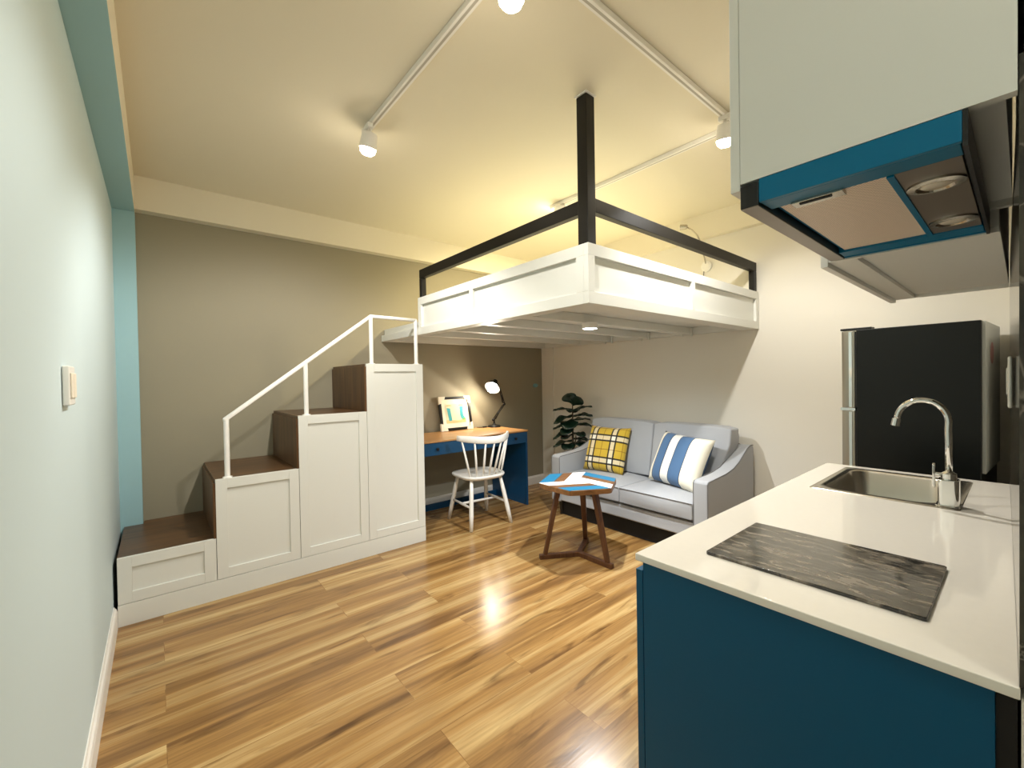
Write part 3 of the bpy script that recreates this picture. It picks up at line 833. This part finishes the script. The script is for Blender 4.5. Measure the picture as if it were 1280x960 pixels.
def leaf(base, d, L, W, droop=.25, roll=0):
    d = Vector(d).normalized(); side = d.cross(VU) if abs(d.z) < .6 else d.cross(Vector((-.768, -.64, .1)))
    side = side.normalized() if side.length > .05 else Vector((1, 0, 0)); nrm = side.cross(d).normalized()
    side = (side*math.cos(roll)+nrm*math.sin(roll)); nrm = side.cross(d).normalized()
    prevr = None; n = 9
    for i in range(n+1):
        t = i/n
        w = W*(math.sin(PI*min(1, t**1.35*.98+.02))**.75)*(1 if t < .97 else .6)+.002
        c = Vector(base)+d*(L*t)-VU*(droop*L*t*t)
        ring = [bm.verts.new(c+side*(w*k)+nrm*(.10*w*abs(k)+.012*math.sin(9*t+3*k))) for k in (-1, -.5, 0, .5, 1)]
        if prevr:
            for k in range(4): bm.faces.new((prevr[k], prevr[k+1], ring[k+1], ring[k]))
        prevr = ring
FW = Vector((-.768, -.64, 0))  # toward the room
for z, rx, fx, up, L, W, rl in (
    (1.0, -.35, .25, .9, .17, .062, .2), (.98, .55, .3, .75, .17, .058, -.2), (1.0, .15, -.3, 1.1, .13, .04, 0),
    (.93, -1, .15, .22, .23, .05, 0), (.92, 1, -.1, .45, .25, .052, 0), (.90, .1, 1, .5, .17, .06, 0),
    (.87, -1, .5, -.15, .24, .05, .2), (.86, 1, .3, .30, .25, .05, -.1), (.83, -.3, 1, -.3, .2, .075, 0), (.82, .9, -.5, .2, .24, .055, 0),
    (.78, -1, .1, -.05, .23, .05, 0), (.77, 1, .1, .12, .28, .055, 0), (.74, -.5, .8, -.1, .2, .06, 0), (.72, -1, .3, -.25, .24, .05, 0),
    (.68, .7, .6, .1, .18, .06, 0), (.66, -.7, .6, .0, .16, .055, 0), (.62, 1, .2, .1, .22, .06, 0), (.60, -1, .4, -.05, .24, .055, 0),
    (.58, .8, .6, .0, .2, .065, 0), (.57, -.4, .9, .0, .2, .06, 0), (.56, .9, -.2, .25, .2, .07, 0)):
    leaf((3.43, 3.11, z+.0), RR*rx+FW*fx+VU*up, L*.92, W*1.3, .22, rl)
o = obj('foliage', bm, M['leaf'], pl, smooth=True)
sol = o.modifiers.new('solid', 'SOLIDIFY'); sol.thickness = .0015

# ------------------------------------------------------------------ kitchen: base cabinet and worktop
KX0, KX1, KY1, KZ = .886, 2.465, .606, .850
def ywall(x): return .004+.0185*(x-.9)
kc = thing('base_cabinet', 'teal kitchen base cabinet with plain end panel under the white worktop', 'cabinet', (1.6, .3, 0))
obj('end_panel', B((.900, .918, .026, .594, 0, .8325)), M['teal'], kc, bevel=.001)
obj('body', B((.905, 2.44, .034, .5905, .02, .66), (.905, .9175, .0055, .0255, .0, .83)), M['dark_gap'], kc)  # near-black, with a strip put in for the shade of the wall gap
obj('toe_kick', B((.9185, 2.44, .50, .515, 0, .0995)), M['dark_gap'], kc)
obj('end_panel', B((2.441, 2.459, .055, .594, 0, .8325)), M['teal'], kc, bevel=.001)
for i in range(3):
    a = .900+i*.5197; b = a+.5167
    d = obj('cabinet_door', B((a, b, .5955, .6135, .10, .806)), M['teal'], kc, bevel=.001)
obj('front_rail', B((.9185, 2.44, .5755, .594, .76, .8325)), M['teal'], kc)
# worktop with a cut-out for the sink
sx0, sx1, sy0, sy1 = 1.905, 2.385, .150, .498
bm = bmesh.new()
xs = [KX0, sx0, sx1, KX1]; ys = [None, sy0, sy1, KY1]
def gy(i, j): return ywall(xs[i])-.001 if j == 0 else ys[j]
V = {(i, j, k): bm.verts.new((xs[i], gy(i, j), (KZ-.017, KZ)[k])) for i in range(4) for j in range(4) for k in range(2)}
for i in range(3):
    for j in range(3):
        if i == 1 and j == 1: continue
        for k in range(2): bm.faces.new([V[(i, j, k)], V[(i+1, j, k)], V[(i+1, j+1, k)], V[(i, j+1, k)]])
def wallf(a, b): bm.faces.new([V[a+(0,)], V[b+(0,)], V[b+(1,)], V[a+(1,)]])
for i in range(3): wallf((i, 0), (i+1, 0)); wallf((i, 3), (i+1, 3)); wallf((0, i), (0, i+1)); wallf((3, i), (3, i+1))
for a, b in (((1, 1), (2, 1)), ((2, 1), (2, 2)), ((2, 2), (1, 2)), ((1, 2), (1, 1))): wallf(a, b)
tag(obj('worktop', bm, M['quartz'], bevel=.002), 'glossy white kitchen worktop holding the sink and the black hob', 'worktop')

# sink
sk = thing('sink', 'small stainless steel sink set into the white worktop', 'sink', (2.14, .32, KZ))
bm = bmesh.new()
loops = [(rrect(1.880, 2.402, .124, .520, .012), KZ+.0005), (rrect(1.882, 2.400, .126, .518, .012), KZ+.003), (rrect(1.912, 2.372, .172, .494, .065), KZ+.0025),
         (rrect(1.917, 2.367, .177, .489, .062), KZ-.004), (rrect(1.924, 2.360, .184, .482, .06), KZ-.11), (rrect(1.94, 2.345, .20, .466, .06), KZ-.135), (rrect(1.99, 2.295, .25, .416, .05), KZ-.14)]
prev = None
for pts, z in loops:
    ring = [bm.verts.new((x, y, z)) for x, y in pts]
    if prev:
        m = len(ring)
        for k in range(m): bm.faces.new((prev[k], prev[(k+1) % m], ring[(k+1) % m], ring[k]))
    prev = ring
bm.faces.new(prev)
obj('basin', bm, M['steel'], sk, smooth=True)
bm = bmesh.new(); lathe(bm, [(.036, -.1395), (.036, -.137), (.028, -.136), (.024, -.1385), (.008, -.1385)], (2.14, .32, KZ), 24)
obj('drain', bm, M['chrome'], sk)

# faucet
fx, fy = 1.925, .152
fc = thing('faucet', 'chrome gooseneck kitchen faucet standing at the sink', 'faucet', (fx, fy, KZ+.003))
bm = bmesh.new(); bb = rrect(fx-.03, fx+.03, fy-.024, fy+.024, .012)
prism(bm, bb, lambda u, v, w: (u, v, w), KZ+.0035, KZ+.088)
prism(bm, rrect(fx-.036, fx+.036, fy-.028, fy+.030, .014), lambda u, v, w: (u, v, w), KZ+.0032, KZ+.008)
obj('body', bm, M['chrome'], fc, bevel=.003)
bm = bmesh.new(); lathe(bm, [(.019, .088), (.019, .105), (.010, .112)], (fx, fy, KZ), 24); obj('collar', bm, M['chrome'], fc)
bm = bmesh.new()
pts = [(fx, fy, KZ+.10), (fx, fy, KZ+.20), (fx, fy+.001, KZ+.245)]
R_ = .0615
for k in range(0, 21):
    a = PI*k/20*.93
    pts.append((fx, fy+R_-R_*math.cos(a), KZ+.268+R_*1.12*math.sin(a)))
pts = pts+[(fx, pts[-1][1]+.003, pts[-1][2]-.022)]
tube(bm, pts, .0085, 18)
obj('spout', bm, M['chrome'], fc, smooth=True)
e = Vector(pts[-1]); bm = bmesh.new(); tube(bm, [e+Vector((0, -.001, .012)), e+Vector((0, .003, -.012))], .0115, 20); obj('aerator', bm, M['chrome'], fc)
bm = bmesh.new(); tube(bm, [(fx, fy+.018, KZ+.10), (fx, fy+.034, KZ+.10)], .006, 10)
prism(bm, rrect(-.010, .010, KZ+.055, KZ+.135, .008), lambda u, v, w: (fx+u, w, v), fy+.031, fy+.037)
obj('handle', bm, M['chrome'], fc, bevel=.001)

# hob
hb = thing('hob', 'dark glass hob with painted streak reflections, lying on the white worktop', 'hob', (1.157, .297, KZ))
bm = bmesh.new(); prism(bm, rrect(1.005, 1.308, .106, .490, .006), lambda u, v, w: (u, v, w), KZ+.0003, KZ+.0075)
obj('glass', bm, M['hob'], hb, bevel=.0015)

# backsplash and socket
bm = bmesh.new()
prism(bm, [(.889, ywall(.889)), (2.62, ywall(2.62)), (2.62, ywall(2.62)-.0125), (.889, ywall(.889)-.0125)], lambda u, v, w: (u, v, w), KZ+.0005, 1.70)
tag(obj('backsplash', bm, M['marble']), 'dark glossy veined marble backsplash behind the worktop', 'backsplash')
sw = thing('wall_socket', 'white wall socket on the dark marble backsplash', 'socket', (1.36, ywall(1.36), 1.256))
ys = ywall(1.36)
obj('plate', B((1.305, 1.415, ys+.0015, ys+.008, 1.205, 1.308)), M['plug_white'], sw, bevel=.003)
obj('rocker', B((1.34, 1.38, ys+.0081, ys+.0105, 1.23, 1.285)), M['plug_white'], sw, bevel=.002)

# ------------------------------------------------------------------ upper cabinets
uc = thing('upper_cabinet', 'white upper kitchen cabinet above the range hood', 'cabinet', (1.19, .18, 1.652))
bm = B((.886, .904, ywall(.9)+.001, .355, 1.652, ZC-.01), (1.482, 1.499, ywall(1.5)+.001, .355, 1.652, ZC-.01), (.9045, 1.4815, ywall(1.5)+.001, .355, 1.668, 1.684), (.9045, 1.4815, .335, .355, 1.652, 1.6675))
obj('carcass', bm, M['white_lacquer'], uc)
obj('cabinet_door', B((.887, 1.191, .3562, .374, 1.640, ZC-.012)), M['white_lacquer'], uc, bevel=.001)
obj('cabinet_door', B((1.1935, 1.499, .3562, .374, 1.640, ZC-.012)), M['white_lacquer'], uc, bevel=.001)
uc2 = thing('upper_cabinet', 'white upper kitchen cabinet beyond the hood, nearer the fridge', 'cabinet', (2.02, .2, 1.6))
bm = B((1.501, 2.535, ywall(2.5)+.002, .362, 1.614, ZC-.01), (1.501, 2.535, .300, .362, 1.6, 1.6139), (1.501, 1.517, ywall(2.5)+.002, .2999, 1.6, 1.6139), (2.519, 2.535, ywall(2.5)+.002, .2999, 1.6, 1.6139))
obj('carcass', bm, M['white_lacquer'], uc2, bevel=.001)
obj('cabinet_door', B((1.502, 2.017, .3632, .381, 1.588, ZC-.012)), M['white_lacquer'], uc2, bevel=.001)
obj('cabinet_door', B((2.0195, 2.534, .3632, .381, 1.588, ZC-.012)), M['white_lacquer'], uc2, bevel=.001)

# range hood
hd = thing('range_hood', 'slim pull-out range hood with blue casing under the upper cabinet', 'range hood', (1.19, .2, 1.61))
HX0, HX1, HY0, HY1, HZ0, HZ1 = .886, 1.499, .056, .322, 1.607, 1.651
bm = B((HX0, HX0+.010, HY0, HY1, HZ0, HZ1), (HX1-.01, HX1, HY0, HY1, HZ0-.004, HZ1), (HX0+.0105, HX1-.0105, HY0+.012, HY1-.002, HZ0+.012, HZ1-.001))
prism(bm, [(HX0+.0105, HZ0), (HX0+.062, HZ0+.001), (HX0+.062, HZ0+.0115), (HX0+.0105, HZ0+.0115)], lambda u, v, w: (u, w, v), HY0+.002, HY1-.001)
box(bm, HX1-.07, HX1-.0105, HY0+.002, HY1-.001, HZ0-.002, HZ0+.0115)
obj('casing', bm, M['teal_film'], hd, bevel=.001, label='blue steel casing')
obj('front_panel', B((HX0, HX1, HY1+.001, .3555, HZ0-.004, HZ1-.004)), M['black_plastic'], hd, bevel=.0015, label='black front strip')
obj('front_lip', B((HX0+.001, HX1-.001, HY1+.002, .3545, HZ0-.0055, HZ0-.0042)), M['smoke_steel'], hd)
obj('grease_filter', B((HX0+.0625, HX1-.0705, .148, HY1-.014, HZ0+.004, HZ0+.0115)), M['filter'], hd, label='perforated metal filter')
obj('divider', B((HX0+.0625, HX1-.0705, .138, .1475, HZ0-.002, HZ0+.0115)), M['teal_film'], hd)
bm = B((HX0+.052, HX0+.082, .205, .285, HZ0-.004, HZ0+.0035)); obj('filter_latch', bm, M['steel'], hd, bevel=.001)
obj('latch_slot', B((HX0+.056, HX0+.063, .222, .272, HZ0-.006, HZ0-.0042)), M['dark_gap'], hd)
obj('lamp_panel', B((HX0+.0625, HX1-.03, HY0+.004, .1375, HZ0+.001, HZ0+.0115)), M['smoke_steel'], hd, label='brown-grey lamp panel')
obj('back_panel', B((HX0+.0005, HX1, HY0-.006, HY0-.0005, HZ0-.008, HZ1)), M['black_plastic'], hd)
for x in (1.052, 1.333):
    bm = bmesh.new(); q = Matrix.Rotation(PI, 3, 'X')
    lathe(bm, [(.038, 0), (.038, .004), (.027, .006), (.024, .001), (.01, .001)], (x, .098, HZ0+.001), 30, q)
    r = obj('lamp_ring', bm, M['steel'], hd)
    bm = bmesh.new(); lathe(bm, [(.0238, .0012), (.018, .005), (.0, .0065)], (x, .098, HZ0+.001), 24, q); obj('lens', bm, M['hood_lens'], r, smooth=True)

# ------------------------------------------------------------------ fridge
fr = thing('fridge', 'black two-door fridge with silver doors in the corner beyond the worktop', 'fridge', (3.33, .4, 0), rot=(0, 0, math.radians(-3.6)))
fr.location = (3.346, .382, 0)
FX0, FX1, FY0, FY1, FZ = 3.05, 3.60, .130, .615, 1.525
obj('body', B((FX0, FX1, FY0, FY1, .03, FZ)), M['fridge_black'], fr, bevel=.004, label='black cabinet body')
def fdoor(z0, z1):
    bm = bmesh.new()
    prism(bm, [(FX0+.001, FY1+.008), (FX0+.001, FY1+.045), (FX0+.012, FY1+.070), (FX0+.04, FY1+.079), (FX1-.04, FY1+.079), (FX1-.012, FY1+.070), (FX1-.001, FY1+.045), (FX1-.001, FY1+.008)], lambda u, v, w: (u, v, w), z0, z1)
    return obj('door', bm, M['fridge_silver'], fr, bevel=.002, label='silver door')
d1 = fdoor(1.078, FZ-.004); d2 = fdoor(.06, 1.062)
for d, z0, z1 in ((d1, 1.082, FZ-.01), (d2, .07, 1.055)):
    obj('edge_strip', B((FX0-.003, FX0+.0005, FY1+.020, FY1+.034, z0, z1)), M['chrome'], d)
    obj('gasket', B((FX0+.004, FX1-.004, FY1+.0005, FY1+.0075, z0, z1)), M['black_plastic'], d)
obj('door_gap_trim', B((FX0+.001, FX1-.001, FY1+.006, FY1+.074, 1.0625, 1.0775)), M['chrome'], fr)
obj('hinge_cover', B((FX0+.001, FX0+.06, FY1-.07, FY1+.075, FZ+.0005, FZ+.012)), M['black_plastic'], fr, bevel=.002)
bp_ = obj('rear_panel', B((FX0+.02, FX1-.01, FY0-.012, FY0-.0005, .78, FZ-.005)), M['fridge_back'], fr, label='light grey rear panel')
bm = bmesh.new(); q = Matrix.Rotation(PI/2, 3, 'X'); lathe(bm, [(.055, 0), (.055, .0012), (.02, .0014)], (3.28, FY0-.0121, 1.37), 24, q)
obj('sticker', bm, M['pink'], bp_, label='round pinkish sticker')
bm = bmesh.new(); lathe(bm, [(.09, -.05), (.11, 0), (.10, .12), (.05, .15)], (3.35, FY0-.0005, .30), 20)
for x in (FX0+.05, FX1-.05):
    for y in (FY0+.05, FY1-.05):
        b2 = bmesh.new(); lathe(b2, [(.02, 0), (.02, .0305)], (x, y, 0), 14); obj('foot', b2, M['black_plastic'], fr)
bm.free()

# ------------------------------------------------------------------ light switch on the aqua wall
ls = thing('light_switch', 'white double light switch on the pale aqua wall', 'light switch', (XL, 1.72, 1.28))
obj('plate', B((XL+.001, XL+.016, 1.675, 1.775, 1.225, 1.335)), M['plug_white'], ls, bevel=.004, seg=3)
for y in (1.702, 1.748):
    obj('rocker', B((XL+.0161, XL+.020, y-.019, y+.019, 1.245, 1.315)), M['corner_card'], ls, bevel=.002)

# gooseneck reading lamp on the wall over the loft
rl = thing('reading_lamp', 'small gooseneck reading lamp on the wall above the loft, behind the black rail', 'lamp', (XR, 1.74, 2.2))
bm = bmesh.new(); q = Matrix.Rotation(-PI/2, 3, 'Y'); lathe(bm, [(.045, .001), (.045, .018), (.03, .026)], (XR, 1.745, 2.215), 24, q); obj('wall_mount', bm, M['plug_white'], rl)
bm = bmesh.new(); tube(bm, [(XR-.02, 1.745, 2.235), (XR-.055, 1.745, 2.30), (XR-.09, 1.75, 2.40), (XR-.105, 1.775, 2.47), (XR-.125, 1.81, 2.52), (XR-.145, 1.845, 2.55)], .0055, 10); obj('gooseneck', bm, M['steel'], rl, smooth=True)
bm = bmesh.new(); q = Vector((0, 0, -1)).rotation_difference(Vector((-.3, .95, .1)).normalized()).to_matrix()
lathe(bm, [(.012, .03), (.02, .02), (.024, -.03), (.021, -.03), (.012, .0)], (XR-.152, 1.868, 2.556), 20, q); obj('lamp_head', bm, M['steel'], rl)
bm = bmesh.new(); tube(bm, [(XR-.012, 1.765, 2.19), (XR-.012, 1.775, 2.10), (XR-.012, 1.745, 2.05), (XR-.012, 1.72, 2.0), (XR-.012, 1.72, 1.80)], .004, 8); obj('cord', bm, M['piping'], rl, smooth=True)

# unseen fill light added behind the viewer to brighten the cabinet ends
l = bpy.data.lights.new('entry_fill', 'POINT'); l.energy = 10; l.color = (1, .99, .97); l.shadow_soft_size = .12
lo = bpy.data.objects.new('entry_fill', l); COL.objects.link(lo); lo.location = (.3, -.9, 2.5)

# ------------------------------------------------------------------ world, camera, view
w = bpy.data.worlds.new('world'); S.world = w; w.use_nodes = True
w.node_tree.nodes['Background'].inputs[0].default_value = (.9, .93, 1, 1); w.node_tree.nodes['Background'].inputs[1].default_value = .05
yaw, pitch, roll = math.radians(50.2154), math.radians(-.7513), math.radians(-.93965)
f = Vector((math.cos(yaw)*math.cos(pitch), math.sin(yaw)*math.cos(pitch), math.sin(pitch)))
r = Vector((math.sin(yaw), -math.cos(yaw), 0)); u = r.cross(f)
r2 = r*math.cos(roll)+u*math.sin(roll); u2 = -r*math.sin(roll)+u*math.cos(roll)
cam = bpy.data.cameras.new('camera'); co = bpy.data.objects.new('camera', cam); COL.objects.link(co)
mw = Matrix((r2, u2, -f)).transposed().to_4x4(); mw.translation = Vector((0, 0, 1.28)); co.matrix_world = mw
cam.sensor_width = 36; cam.lens = 532.7/1280*36; cam.clip_start = .01
S.camera = co
S.view_settings.view_transform = 'Standard'; S.view_settings.look = 'None'; S.view_settings.gamma = 1
S.view_settings.use_curve_mapping = False
S.view_settings.exposure = 0.57
